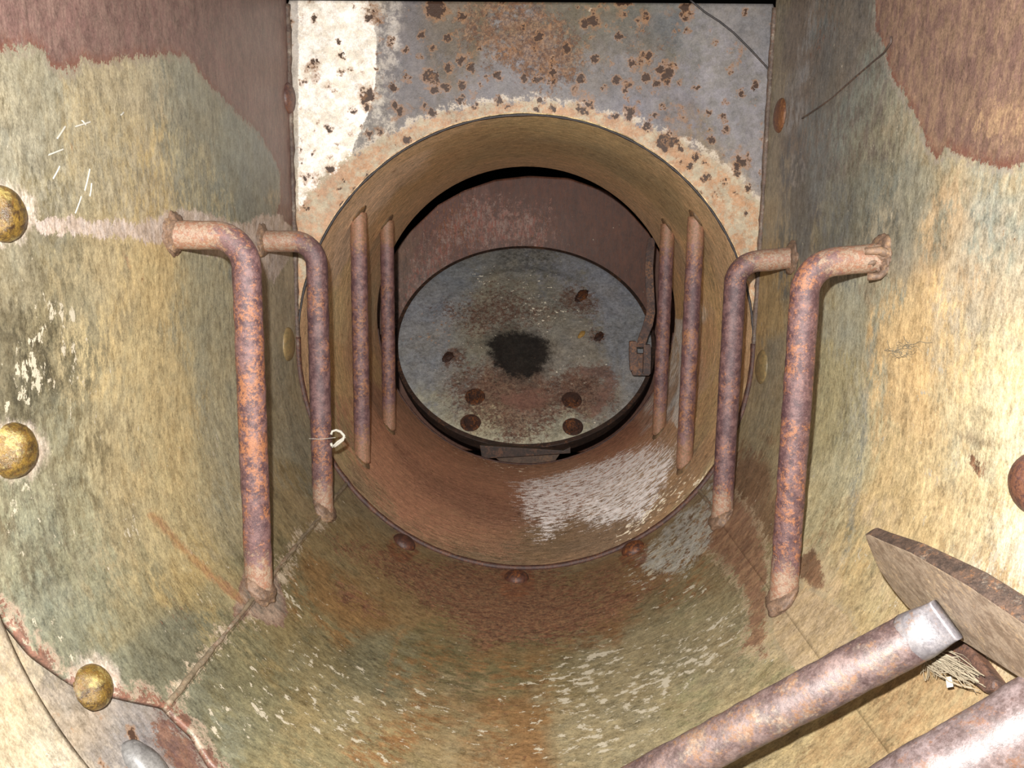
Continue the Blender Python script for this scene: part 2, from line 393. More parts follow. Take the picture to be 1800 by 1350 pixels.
shell_patches = {
 'p_rustl': ([(-700,-500),(-700,120),(-80,92),(30,82),(75,90),(95,118),(120,128),(150,105),(190,112),(240,100),(300,95),(330,105),(370,155),(410,195),(445,225),(470,260),(492,300),(492,345),(485,380),(500,395),(519,400),(520,-500)],
             C('8a6860'), C('96786c'), .016, .0015, C('8a4f34'), C('a89a86'), 1),
 'p_creaml': ([(110,380),(200,387),(250,390),(310,365),(350,370),(400,385),(430,393),(460,375),(490,375),(512,400),(510,450),(480,500),(450,465),(330,440),(250,425),(180,418),(60,412),(60,385)],
              C('e6d6ca'), C('cdb8a4'), .014, .002, None, None, .95),
 'p_rustr': ([(1532,-500),(1540,50),(1560,95),(1565,130),(1590,170),(1610,210),(1630,255),(1650,285),(1665,262),(1690,272),(1720,290),(1760,295),(1900,290),(2500,330),(2500,-500)],
             C('8a695c'), C('a07f64'), .012, .0015, C('8a4c34'), C('b3a898'), 1),
 'p_tanr': ([(1700,190),(1760,160),(1850,150),(1850,260),(1780,260),(1720,250)], C('c7a274'), C('94705c'), .05, .012, None, None, .8),
 'p_seaml': ([(280,1262),(300,1215),(370,1120),(420,1070),(450,1040),(520,935),(590,895),(600,915),(540,945),(500,1040),(505,1085),(470,1100),(420,1095),(385,1140),(320,1230),(300,1265)],
             C('d8c6aa'), C('b09c7a'), .030, .003, None, None, -.9),
 'p_footl': ([(405,1085),(425,1000),(450,985),(490,1010),(508,1070),(500,1105),(470,1100),(440,1085),(415,1100)], C('b59a84'), C('8c7f72'), .010, .003, C('7a4636'), None, .9),
 'p_rustfr': ([(1240,870),(1290,868),(1322,905),(1345,960),(1350,1060),(1345,1150),(1305,1140),(1320,1070),(1290,1010),(1225,950)], C('84583e'), C('a57a54'), .030, .004, None, C('d6bf98'), .85),
 'p_rustfr_b': ([(1400,985),(1430,960),(1445,985),(1458,1045),(1430,1040),(1395,1010)], C('74492f'), C('8d6242'), .016, .004, None, C('d9c79a'), .85),
 'p_clay': ([(1358,1015),(1400,1030),(1440,1045),(1490,1080),(1506,1112),(1480,1140),(1400,1185),(1362,1120),(1350,1060)], C('d0b78e'), C('c0a678'), .006, .002, None, C('b9aa88'), .85),
 'p_whiter': ([(1195,900),(1235,880),(1250,800),(1290,790),(1280,870),(1240,960),(1200,1010),(1130,1000),(1110,985)], C('d0d0c6'), C('c0bca8'), .05, .002, None, None, -.9),
 'p_ring': ([circ(6,376,66),circ(24,792,66),circ(160,1204,62)], tuple(lin('e6d8ca')*1.3), tuple(lin('c4b29e')*1.2), .012, .010, None, None, .8),
 'p_orange': ([[(262,880),(285,905),(420,1035),(440,1068),(425,1068),(330,985),(255,905)],[(700,1105),(712,1110),(690,1180),(678,1235),(664,1230),(680,1160)],[(205,425),(222,440),(232,475),(224,478)],[(243,770),(255,820),(268,870),(260,850),(246,815)]], C('b88a48'), C('a8683a'), .010, .006, None, None, .6),
 'p_orivet': ([circ(710,960,32),circ(908,1022,36),circ(1113,972,30)], C('a8642e'), C('7a4426'), .014, .006, None, None, -.8),
 'p_smudge': ([[(1665,757),(1705,752),(1780,783),(1792,802),(1740,797),(1690,780)],[(1636,712),(1650,710),(1648,735),(1638,735)]], C('7a6248'), C('6a4c34'), .012, .008, None, None, .75),
 'p_blueg': ([[(1470,1000),(1490,860),(1510,720),(1530,560),(1545,560),(1530,740),(1512,880),(1490,1000)],[(1320,270),(1345,300),(1350,420),(1330,430)]], C('a3a79a'), C('8f9a98'), .02, .012, None, None, -.6),
 'p_sand': ([(1425,1283),(1470,1235),(1530,1180),(1600,1130),(1700,1120),(1850,1200),(1850,1450),(1420,1450),(1405,1345)], C('b39a68'), C('a8824e'), .03, .006, C('8a5f42'), None, .6),
 'p_edge': ([(-60,1000),(0,1050),(60,1132),(100,1168),(140,1186),(205,1205),(300,1222),(352,1280),(392,1350),(396,1450),(300,1450),(-60,1300)], C('8f5640'), C('6e4234'), .020, .002, None, C('cdb49a'), -.85),
}
shell_fleck = [(30,620,60,.85),(90,560,60,.55),(120,660,60,.35),(235,925,35,.75),(110,1130,60,.4),(450,1230,130,.42),(620,1290,150,.42),(760,1230,120,.38),(560,1160,60,.4),(1000,1190,90,.50),
 (1060,1140,60,.45),(1120,1220,150,.45),(1000,1310,130,.42),(1210,1180,90,.4),(350,1000,60,.35),(380,780,50,.4),(440,620,40,.35),(520,1050,70,.45),(1160,1000,60,.75),(1170,960,50,.6),(1200,1050,60,.5),(1260,1100,60,.5),
 (1520,1000,50,.5),(1560,1080,40,.6),(1750,980,90,.5),(1420,800,60,.3),(1500,800,60,.35),(60,900,120,.25),(1640,820,120,.35),(1640,640,80,.25),(1330,1050,50,.4)]
shell_rustd = [(700,1000,90,.85),(850,1060,140,.95),(1000,1080,130,.9),(620,1060,60,.4),(900,1000,120,.7),(880,1120,60,.5),(800,1000,60,.4),(1080,1000,60,.5),(1130,1040,70,.5),(620,1050,60,.5),(900,1250,50,.5),(905,1330,60,.5),(800,1180,80,.35),(600,960,60,.6),
 (540,900,40,.5),(650,1150,60,.35),(1250,900,50,.7),(380,1050,30,.4),(300,1050,80,.35),(180,1000,120,.25),(1500,720,60,.15),(1780,560,60,.2),(1700,780,30,.9),(1720,780,30,.5),(640,1250,40,.4),
 (1340,620,40,.4),(1330,800,50,.35),(510,750,60,.4),(470,100,50,.2),(1440,60,60,.5),(1480,40,50,.4),(1400,100,30,.3)]
shell_grime = [(60,660,110,.8),(100,480,60,.5),(30,560,60,.6),(110,350,40,.7),(1400,330,40,.6),(1440,110,60,.6),(1420,290,40,.4),(1500,330,60,.25),(450,1150,80,.5),(350,1160,60,.5),(120,1200,60,.4),
 (60,1050,100,.35),(600,1150,80,.5),(800,1200,80,.4),(980,1150,80,.3),(500,1000,60,.4),(900,1110,120,.3),(250,900,60,.25),(1720,780,50,.6),(1290,1180,40,.4),(1080,300,10,0)]
shell_spots = [(120,200,60,.25),(1700,560,90,.5),(1780,400,60,.35),(1600,800,100,.25),(1400,620,60,.2),(250,450,100,.28),(300,750,120,.22),(150,1150,80,.3),(1340,1100,60,.5),(440,1060,60,.5),(1440,1000,60,.4)]

# front rim of the shell: where its plate ends, as depth along the profile
rim_px = [(0,1075),(60,1150),(140,1205),(290,1240),(340,1290),(372,1345)]
rim = [hit_shell(*p) for p in rim_px]+[(-.10, .50), (.05, .50), (.09, .22)]
rim = [(-3, .22), (rim[0][0]-.02, .22)]+rim+[(3, .22)]
def front_edge(s): return np.interp(s, [a for a, b in rim], [b for a, b in rim])
SEAM = R*math.asin(.24/R)
TOPZ = .86

shell_mat = paint_material('weathered_olive_paint', [(k,)+v[1:3]+v[3:] for k, v in shell_patches.items()], gain=G, rough=.42, fine=1.12)

def shell_piece(name, s0, s1, ns, off=0.0, d_end=D1, nd=190, front=None, mat=None, extra=None):
    s = np.linspace(s0, s1, ns); S = np.repeat(s[:, None], nd, 1)
    f = (front or front_edge)(s)
    k = np.linspace(0, 1, nd)[None, :]
    Dp = f[:, None]*(1-k)+d_end*k
    x, z = prof(S)
    # outward offset + gentle dents
    a = np.clip(S, -H, H)/R; nx, nz = np.sin(a), -np.cos(a)
    dent = .0012*np.sin(S*17+1.3)*np.sin(Dp*13+.5)*np.clip((Dp-.25)*(D1-Dp)*6, 0, 1)
    me = grid_mesh(name, x+nx*(off+dent), Dp, z+nz*(off+dent))
    P = np.stack([S.ravel(), Dp.ravel()], 1); dep = lambda c: c[1]
    up_ = np.clip((np.abs(P[:, 0])/H-.55)/.45, 0, 1); up_ = up_*up_*(3-2*up_)  # side walls brightened in colour to make up for grazing light
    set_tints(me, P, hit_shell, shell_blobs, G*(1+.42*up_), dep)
    setval(me, 'fleck', .12+blobs_val(P, hit_shell, shell_fleck, dep)); setval(me, 'rustd', .18+blobs_val(P, hit_shell, shell_rustd, dep))
    setval(me, 'grime', blobs_val(P, hit_shell, shell_grime, dep)); setval(me, 'spots', blobs_val(P, hit_shell, shell_spots, dep))
    for nm, v in shell_patches.items():
        setval(me, nm, usdf(P, hit_shell, v[0]))
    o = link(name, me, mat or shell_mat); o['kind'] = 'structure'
    so = o.modifiers.new('plate', 'SOLIDIFY'); so.thickness = .004; so.offset = -1
    return o
SW = H+TOPZ-R
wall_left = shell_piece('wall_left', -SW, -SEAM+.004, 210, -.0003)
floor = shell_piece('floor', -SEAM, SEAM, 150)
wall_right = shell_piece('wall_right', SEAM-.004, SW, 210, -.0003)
for o, lb in ((wall_left, 'left side plate with olive paint worn to brown rust above'), (floor, 'curved bottom plate, rust brown towards the tunnel'), (wall_right, 'right side plate, tan paint with brown patch above')):
    o['label'] = lb

# lower collar: the next section of the shell, lapped under the front rim
collar_blobs = [(300,1300,60,'9a948e'),(240,1270,50,'a59a8c'),(200,1290,60,'b0a492'),(60,1250,60,'beb092'),(120,1340,50,'cdc2a6'),(0,1150,40,'b8a684'),(340,1330,40,'7d5a48'),(1350,1320,80,'b9a06c'),(1450,1280,60,'c2a878'),(1600,1250,80,'bf9f70'),(1700,1230,60,'b08a60'),(1750,1160,50,'b8955e'),(1520,1200,60,'c0a475')]
collar_patches = {
 'p_rustc': ([(285,1245),(345,1290),(375,1350),(375,1420),(300,1420),(310,1330),(285,1290)], C('6e4a42'), C('8a5e44'), .03, .003, None, None, .85),
 'p_bracket': ([(1570,1170),(1640,1130),(1740,1140),(1760,1220),(1690,1240),(1600,1200)], C('8b6a50'), C('b08c64'), .03, .006, None, None, .7)}
collar_mat = paint_material('grey_collar_paint', [(k,)+v[1:3]+v[3:] for k, v in collar_patches.items()], gain=G, rough=.45, spot_scale=45)
def collar(name, s0, s1, d0, d1, off, mat, label):
    ns, nd = 170, 60
    s = np.linspace(s0, s1, ns); S = np.repeat(s[:, None], nd, 1); Dp = np.repeat(np.linspace(d0, d1, nd)[None, :], ns, 0)
    x, z = prof(S); a = np.clip(S, -H, H)/R
    me = grid_mesh(name, x+np.sin(a)*off, Dp, z-np.cos(a)*off)
    P = np.stack([S.ravel(), Dp.ravel()], 1); dep = lambda c: c[1]
    set_tints(me, P, hit_shell, collar_blobs, G, dep)
    setval(me, 'fleck', blobs_val(P, hit_shell, [(100,1300,80,.6)], dep)); setval(me, 'rustd', blobs_val(P, hit_shell, [(1480,1260,120,.45),(1700,1200,80,.5),(330,1320,60,.5)], dep))
    setval(me, 'grime', np.zeros(len(P))); setval(me, 'spots', blobs_val(P, hit_shell, [(200,1300,150,.55),(0,1250,80,.45),(1400,1300,150,.5)], dep))
    for nm, v in collar_patches.items(): setval(me, nm, sdf(P, [hit_shell(*q) for q in v[0]]))
    o = link(name, me, mat); o['kind'] = 'structure'; o['label'] = label
    so = o.modifiers.new('plate', 'SOLIDIFY'); so.thickness = .004; so.offset = -1
    return o
collar('trim_1', -H-.25, H+.25, .22, .64, .0055, collar_mat, 'grey rust-spotted plate lapped below the front rim')
# raised pale strap band near the viewer on the left (follows the hoop)
SB0, SB1 = hit_shell(-60, 1080)[0], hit_shell(230, 1420)[0]
collar('trim_2', SB0-.2, SB1+.06, .22, hit_shell(60, 1225)[1], -.003, collar_mat, 'pale cream hoop strap at the lower left')

# ------------------------------------------------------------------ END WALL (flat panel with the arched opening)
GP = 0.50
ZTOP = at(1100, 5, D1)[2]
hp = hit_plane(D1)
panel_blobs = [(580,60,50,'e6ddd0'),(560,200,50,'e4dccc'),(560,330,40,'e0cfb0'),(600,380,30,'d8bf98'),(700,60,50,'8a8484'),(700,160,60,'8e8888'),(800,150,60,'918c8e'),(900,150,50,'948f92'),(800,60,50,'857868'),
 (900,40,40,'7c6c50'),(1000,60,50,'7e7260'),(1050,30,50,'7f7a60'),(1150,40,40,'7f7f7c'),(1000,150,50,'9a9698'),(1100,100,50,'8b8378'),(1150,170,50,'96929a'),(1250,60,40,'a59e98'),(1300,130,60,'aaa5a8'),(1330,60,50,'8f8d8e'),
 (1300,230,50,'a9a5a6'),(1330,290,40,'aca4a0'),(1250,250,30,'97845f'),(1230,280,30,'b59a70'),(1290,330,40,'d0b184'),(1330,390,30,'cdb08a'),(1200,230,30,'98887a'),(700,250,40,'8c8884'),(660,270,30,'9a9286')]
def polar(c, r, a0, a1, n):                              # arc in panel coordinates
    return [(c[0]+r*math.cos(a0+(a1-a0)*i/(n-1)), c[1]+r*math.sin(a0+(a1-a0)*i/(n-1))) for i in range(n)]
panel_patches = {
 'p_white': ([(523,-60),(645,-60),(650,10),(662,60),(664,100),(660,160),(645,210),(625,250),(615,290),(600,330),(590,420),(523,420)], tuple(lin('f2ece2')*1.8), tuple(lin('e8deca')*1.6), .006, .0015, None, None, 1),
 'p_halo': (None, C('dfa468'), C('d8c8a4'), .022, .004, None, tuple(lin('efe0c8')*1.3), .92),
 'p_lilac': ([(1215,0),(1290,60),(1365,125),(1400,160),(1400,300),(1345,345),(1290,290),(1230,200),(1180,130)], C('aaa6ac'), C('9a9690'), .02, .006, None, None, .6)}
panel_mat = paint_material('grey_panel_paint', [(k,)+v[1:3]+v[3:] for k, v in panel_patches.items()], aniso=(1, 1, 1), gain=GP, rough=.40, spot_scale=26, fine=.6, spec=.25, green=0, sat=.85, halo=(.55, .25, .07), spot_core=(.045, .022, .016), rust_dark=(.16, .08, .05), rust_mid=(.55, .30, .13))
def make_panel():
    n_in, n_out = 220, 46
    th = np.linspace(-.02, math.pi+.02, n_in)            # the half above the axis, from right to left
    # outer boundary: rectangle x=+-R, z up to ZTOP
    xs, zs = [], []
    for a in th:
        cx_, cz_ = math.cos(a), math.sin(a)
        k = min(R/max(abs(cx_), 1e-6), (ZTOP-R)/max(cz_, 1e-6))
        xs.append(cx_*k); zs.append(cz_*k)
    xs, zs = np.array(xs), np.array(zs)
    ri = RT+.0005
    K = np.linspace(0, 1, n_out)[None, :]
    X = ri*np.cos(th)[:, None]*(1-K)+xs[:, None]*K; Z = ri*np.sin(th)[:, None]*(1-K)+zs[:, None]*K+R
    me = grid_mesh('wall_end', X, np.full_like(X, D1), Z)
    P = np.stack([X.ravel(), Z.ravel()], 1); dep = lambda c: D1
    set_tints(me, P, hp, panel_blobs, GP, dep, .03, 1)
    setval(me, 'fleck', blobs_val(P, hp, [(1250,300,80,.4)], dep))
    setval(me, 'rustd', blobs_val(P, hp, [(900,60,120,.72),(850,20,80,.5),(960,90,60,.4),(980,100,60,.5),(1140,100,60,.7),(1200,200,60,.4),(1250,330,80,.3),(1190,300,40,.4)], dep))
    setval(me, 'grime', blobs_val(P, hp, [(1130,60,40,.5),(640,100,10,.5),(650,60,20,.5)], dep))
    setval(me, 'spots', .50+blobs_val(P, hp, [(850,120,120,.45),(1050,100,120,.45),(1200,250,80,.5),(600,150,60,.3),(600,300,80,.35),(1250,330,60,.4),(1150,180,60,.35),(720,200,100,.2)], dep))
    for nm, v in panel_patches.items():
        if v[0]: setval(me, nm, sdf(P, [hp(*q) for q in v[0]]))
    rr = np.hypot(P[:, 0], P[:, 1]-R)
    ang = np.degrees(np.arctan2(P[:, 1]-R, P[:, 0]))
    wdt = .027+.008*np.sin(np.radians(ang)*3)+.030*np.clip((62-ang)/40, 0, 1)+.02*np.clip((ang-125)/30, 0, 1)
    setval(me, 'p_halo', RT+wdt-rr)
    o = link('wall_end', me, panel_mat); o['kind'] = 'structure'; o['label'] = 'flat grey end panel with rust spots around the arch'
    so = o.modifiers.new('plate', 'SOLIDIFY'); so.thickness = .005; so.offset = 1
    return o
wall_end = make_panel()

# ------------------------------------------------------------------ TUNNEL
GT = 1.75
tube_blobs = [(930,250,60,'6f5c38'),(1000,240,50,'75643c'),(850,250,50,'705a34'),(760,290,50,'725a34'),(680,330,40,'7e6a52'),(640,380,30,'8a745a'),(1100,290,50,'6e6242'),(1170,340,50,'6a5a38'),(1240,400,30,'7a6440'),
 (600,520,30,'8f7c50'),(595,650,30,'8e7340'),(660,500,20,'7e6a48'),(660,650,20,'8a6c38'),(600,760,30,'7a6a40'),(1250,550,30,'8f7440'),(1190,620,20,'a8a8a4'),(1195,700,20,'a0a09c'),(1250,700,30,'957a44'),(1190,500,20,'8f7038'),
 (700,830,50,'8a5c38'),(650,880,40,'7a6240'),(800,850,60,'8c5a34'),(800,920,50,'865836'),(900,880,60,'7e5232'),(900,960,50,'6e5838'),(1000,950,50,'735c40'),(1000,850,50,'8f6a48'),(1100,850,50,'8f7452'),(1150,780,40,'8e6840'),  # tunnel bottom tints lightened to make up for weak light
 (1200,830,40,'8a6a3e'),(1080,790,40,'86532f'),(850,800,40,'80542f'),(700,740,40,'7a5230'),(1240,850,30,'a09060')]
tube_patches = {
 'p_white_t': ([(915,850),(960,840),(1010,825),(1050,815),(1090,800),(1130,790),(1155,785),(1185,800),(1165,850),(1130,905),(1050,920),(1000,905),(960,945),(930,900)], C('e2e2e4'), C('d0cecb'), .12, .001, None, None, -.97),
 'p_white_u': ([(1185,560),(1215,560),(1215,720),(1195,760),(1180,740)], C('b9bab6'), C('a8a69c'), .01, .002, None, None, .7),
 'p_rust_t': ([(690,700),(760,760),(850,810),(930,825),(1000,810),(1080,780),(1150,740),(1170,790),(1080,830),(940,850),(900,980),(780,950),(680,880),(640,800)], C('8a5230'), C('97683c'), .12, .008, None, None, .42)}
tube_mat = paint_material('brown_tunnel_paint', sat=.78, patches= [(k,)+tube_patches[k][1:3]+tube_patches[k][3:] for k in ('p_rust_t', 'p_white_t', 'p_white_u')], gain=GT, aniso=(1, 5, 1), fine=1.5, rough=.6, spec=.25, rust_mid=(.15, .065, .028), rust_dark=(.05, .022, .014))
def make_tunnel():
    ns, nd = 420, 130
    s = np.linspace(-math.pi*RT, math.pi*RT, ns); S = np.repeat(s[:, None], nd, 1)
    Dp = np.repeat(np.linspace(D1-.0005, D2, nd)[None, :], ns, 0)
    X = RT*np.sin(S/RT); Z = R-RT*np.cos(S/RT)
    me = grid_mesh('wall_tunnel', X, Dp, Z)
    P = np.stack([S.ravel(), Dp.ravel()], 1); dep = lambda c: c[1]
    global PERIOD
    PERIOD = 2*math.pi*RT
    set_tints(me, P, hit_tube, tube_blobs, GT*(1+.9*np.clip((np.abs(P[:, 0])/(math.pi*RT)-.35)/.4, 0, 1)), dep, .03, 4)  # gain rises towards the tunnel top, colour offsetting the grazing light
    setval(me, 'fleck', blobs_val(P, hit_tube, [(850,810,60,.55),(930,830,50,.5),(760,790,40,.35),(1180,860,60,.7),(1120,920,60,.7),(1230,850,40,.8),(1140,760,40,.6)], dep))
    setval(me, 'rustd', blobs_val(P, hit_tube, [(760,850,130,.85),(900,900,130,.85),(850,830,80,.5),(1000,960,60,.4),(700,780,60,.6),(1100,760,60,.8),(1180,820,60,.8),(640,700,60,.4),(1190,930,60,.5),(800,280,60,.3)], dep))
    setval(me, 'grime', blobs_val(P, hit_tube, [(930,250,120,.6),(850,230,60,.4),(1100,300,80,.7),(700,330,50,.5),(640,850,60,.5),(900,980,100,.5)], dep))
    setval(me, 'spots', blobs_val(P, hit_tube, [(680,320,50,.4),(640,420,50,.4),(1250,400,60,.4)], dep))
    PERIOD = None
    for nm, v in tube_patches.items(): setval(me, nm, sdf(P, [hit_tube(*q) for q in v[0]]))
    o = link('wall_tunnel', me, tube_mat); o['kind'] = 'structure'; o['label'] = 'short round tunnel lined with brown paint and rust'
    o.modifiers.new('close', 'WELD').merge_threshold = .0002
    so = o.modifiers.new('plate', 'SOLIDIFY'); so.thickness = .004; so.offset = -1
    return o
wall_tunnel = make_tunnel()

# ------------------------------------------------------------------ CHAMBER BEHIND: far wall, bottom
black_m = rust_metal('gap_black_steel', '1c1816', '241c18', '141210', gain=.8, rough=.9, scale=.7, spec=.1)  # black stands in for the deep darkness behind the far wall
D3 = 2.12
GF = 1.5
hf = hit_plane(D3)
far_blobs = [(930,330,60,'5c3420'),(1050,380,60,'5c3622'),(1100,480,50,'5a321c'),(780,400,40,'6a4030'),(850,380,40,'684436'),(900,400,40,'6b4a3a'),(740,480,30,'6f5648'),(720,430,30,'70503a')]
far_patches = {'p_streak': ([(800,370),(830,350),(870,360),(960,380),(960,430),(860,430),(800,440),(740,560),(700,620),(690,560),(730,450)], C('93786a'), C('8a4830'), .20, .02, None, None, -.85)}
far_mat = paint_material('brown_far_wall', [(k,)+v[1:3]+v[3:] for k, v in far_patches.items()], gain=GF, aniso=(2.4, 1, .55), rough=.5)
def make_far():
    edge = [(640,620),(664,520),(676,480),(690,452),(705,427),(722,406),(770,360),(815,335),(870,316),(930,309),(1000,313),(1067,336),(1100,364),(1140,409),(1160,445),(1178,500),(1190,560),(1200,640)]
    E = [at(x, y, D3) for x, y in edge]; ex, ez = [p[0] for p in E], [p[2] for p in E]
    x = np.linspace(ex[0], ex[-1], 190); zt = np.interp(x, ex, ez); v = np.linspace(0, 1, 130)[None, :]
    X = np.repeat(x[:, None], 130, 1); Z = -.1*(1-v)+zt[:, None]*v; Y = D3+.0*X
    me = grid_mesh('wall_far', X, Y, Z); P = np.stack([X.ravel(), Z.ravel()], 1); dep = lambda c: D3
    set_tints(me, P, hf, far_blobs, GF, dep, .04, .6); setval(me, 'rustd', .2+blobs_val(P, hf, [(800,400,80,.6),(950,400,60,.4)], dep))
    for n_ in ('fleck', 'grime', 'spots'): setval(me, n_, np.zeros(len(P)))
    for nm, v_ in far_patches.items(): setval(me, nm, sdf(P, [hf(*q) for q in v_[0]]))
    o = link('wall_far', me, far_mat); o['kind'] = 'structure'; o['label'] = 'brown rusted arched wall behind the round hatch'
    so = o.modifiers.new('plate', 'SOLIDIFY'); so.thickness = .006; so.offset = -1
    DB = D3+.45                                          # casing around the chamber, coloured black to keep the gap dark
    for nm, pts, n_ in (('wall_casing_left', [(-.62, D2+.004, -.12), (-.62, DB, -.12), (-.62, DB, 1.0), (-.62, D2+.004, 1.0)], (1, 0, 0)), ('wall_casing_right', [(.62, D2+.004, -.12), (.62, DB, -.12), (.62, DB, 1.0), (.62, D2+.004, 1.0)], (-1, 0, 0)),
                    ('floor_casing', [(-.62, D2+.004, -.12), (.62, D2+.004, -.12), (.62, DB, -.12), (-.62, DB, -.12)], (0, 0, 1)), ('ceiling_casing', [(-.62, D2+.004, 1.0), (.62, D2+.004, 1.0), (.62, DB, 1.0), (-.62, DB, 1.0)], (0, 0, -1)),
                    ('wall_casing_back', [(-.62, DB, -.12), (.62, DB, -.12), (.62, DB, 1.0), (-.62, DB, 1.0)], (0, -1, 0))):
        q = link(nm, slab_mesh(nm, pts, n_, .006, 0), black_m); q['kind'] = 'structure'
make_far()

# ------------------------------------------------------------------ ROUND HATCH COVER leaning back behind the tunnel
TA = 0.7932; DC = Vector((-.0018, 1.8343, .2471)); DR = .3007
DX, DV, DN = Vector((1, 0, 0)), Vector((0, math.sin(TA), math.cos(TA))), Vector((0, -math.cos(TA), math.sin(TA)))
def hit_disc(px, py):
    v = Vector(ray(px, py)); c = Vector(CAM); k = (DC-c).dot(DN)/v.dot(DN); q = c+v*k-DC
    return (q.dot(DX), q.dot(DV))
def on_disc(px, py, off=0.0):
    a, b = hit_disc(px, py); return DC+DX*a+DV*b+DN*off
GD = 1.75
disc_blobs = [(760,540,50,'77787a'),(730,640,40,'757778'),(800,480,40,'6f7273'),(900,470,40,'6c6a62'),(1050,500,50,'737478'),(1100,580,40,'6e7174'),(1120,680,40,'727272'),(850,560,50,'74705f'),(950,540,50,'706b5c'),
 (1000,620,40,'757064'),(800,640,40,'74716a'),(780,720,40,'85836f'),(900,760,50,'8b8a72'),(900,720,40,'86764f'),(1000,770,40,'82826f'),(920,690,30,'6a4634'),(1040,700,40,'6b6252'),(1080,740,40,'747672'),(900,510,40,'77715c'),(840,610,25,'6f6c5a')]
disc_patches = {
 'p_soot': ([(850,600),(868,585),(905,578),(945,585),(970,600),(972,630),(955,655),(925,672),(890,665),(865,645),(855,620)], C('1d1916'), C('14110f'), .030, .018, None, None, .93),  # black patch over the middle of the disc
 'p_soot2': ([(835,600),(860,570),(905,560),(950,575),(990,610),(980,650),(950,685),(920,695),(870,670),(850,640)], C('453d30'), C('38302a'), .06, .03, None, None, .55),
 'p_brown_d': ([(870,690),(930,680),(980,690),(960,720),(920,730),(880,715)], C('5e3626'), C('6b4430'), .05, .02, None, None, .8),
 'p_brown_e': ([(1015,640),(1060,635),(1090,660),(1080,690),(1060,725),(1030,735),(1045,700),(1060,670),(1010,660)], C('57352b'), C('6a4a38'), .05, .01, None, None, .8)}
disc_mat = paint_material('grey_blue_hatch_paint', [(k,)+disc_patches[k][1:3]+disc_patches[k][3:] for k in ('p_soot2', 'p_brown_d', 'p_brown_e', 'p_soot')], gain=GD, aniso=(1, 1, 1), rough=.55, spot_scale=45, green=0, spec=.3, sat=.75, rust_dark=(.06, .028, .018), rust_mid=(.17, .072, .030))
hatch = thing('hatch_cover', DC, 'round grey hatch cover with a black centre, leaning back beyond the tunnel', 'hatch')
def local(o): o.matrix_parent_inverse = Matrix.Translation(-Vector(o.parent.location)); return o
def part(name, me, mat, parent, label=None):
    o = link(name, me, mat, parent)
    r = parent
    while r.parent is not None: r = r.parent
    if parent.parent is None and parent.type == 'EMPTY': o.matrix_parent_inverse = Matrix.Translation(-parent.location)
    if label: o['label'] = label
    return o
def make_disc():
    nr, na = 90, 300; r = np.linspace(0, 1, nr)[:, None]; th = np.linspace(0, 2*math.pi, na)[None, :]
    rr = DR*r*np.ones_like(th); A = rr*np.cos(th); B = rr*np.sin(th)
    h = .0025*np.exp(-((rr-.21)/.012)**2)-.003*np.clip((rr-.285)/.0157, 0, 1)**2+.002*np.cos(np.clip(rr/.2, 0, 1)*math.pi)
    X = DC.x+A*DX.x+B*DV.x+h*DN.x; Y = DC.y+A*DX.y+B*DV.y+h*DN.y; Z = DC.z+A*DX.z+B*DV.z+h*DN.z
    me = grid_mesh('disc', X, Y, Z); P = np.stack([A.ravel(), B.ravel()], 1); dep = lambda c: 1.83
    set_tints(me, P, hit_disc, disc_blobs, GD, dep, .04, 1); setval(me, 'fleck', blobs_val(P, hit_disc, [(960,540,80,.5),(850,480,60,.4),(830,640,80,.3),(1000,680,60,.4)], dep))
    setval(me, 'rustd', .30+blobs_val(P, hit_disc, [(850,560,60,.75),(940,550,50,.5),(1020,530,40,.9),(830,680,60,.8),(1040,690,50,.8),(920,700,60,.8),(900,750,60,.6),(780,540,30,.5),(1050,590,25,.8),(790,625,20,1.0),(1000,690,50,.5),(880,500,60,.4)], dep))
    setval(me, 'grime', blobs_val(P, hit_disc, [(930,450,60,.8),(835,690,30,.8),(1005,695,30,.8),(1090,600,40,.4)], dep)); setval(me, 'spots', .1+blobs_val(P, hit_disc, [(800,560,50,.3),(750,600,60,.25)], dep))
    for nm, v in disc_patches.items(): setval(me, nm, sdf(P, [hit_disc(*q) for q in v[0]]))
    return part('disc', me, disc_mat, hatch)
make_disc()
def ring_solid(name, c, r_in, r_out, h0, h1, n=160, bev=.0012):
    """ring with a rectangular bevelled section around the hatch axis"""
    b = bev; sec = [(r_in, h0), (r_out-b, h0), (r_out, h0+b), (r_out, h1-b), (r_out-b, h1), (r_in, h1)]
    V = []; Fc = []; m = len(sec)
    for i in range(n):
        a = 2*math.pi*i/n; d = DX*math.cos(a)+DV*math.sin(a)
        for r_, h_ in sec: V.append(Vector(c)+d*r_+DN*h_)
    for i in range(n):
        j = (i+1) % n
        for k in range(m): Fc.append((i*m+k, i*m+(k+1) % m, j*m+(k+1) % m, j*m+k))
    me = bpy.data.meshes.new(name); me.from_pydata(V, [], Fc); me.update(); return me
rim_m = rust_metal('rust_brown_rim', '4a362c', '6d4a34', '33261f', gain=.9, rough=.55, scale=.6)
part('rim', ring_solid('rim', DC, .290, .3045, -.022, -.0032), rim_m, hatch, 'dark rusty edge band')
part('seal_ring', ring_solid('seal_ring', DC-DN*.002, .275, .300, -.040, -.022), rim_m, hatch, 'narrower dark ring under the edge')
bolt_m = rust_metal('rust_bolt', '4d3226', '8a5228', '33221c', gain=1.0, rough=.6, scale=1)
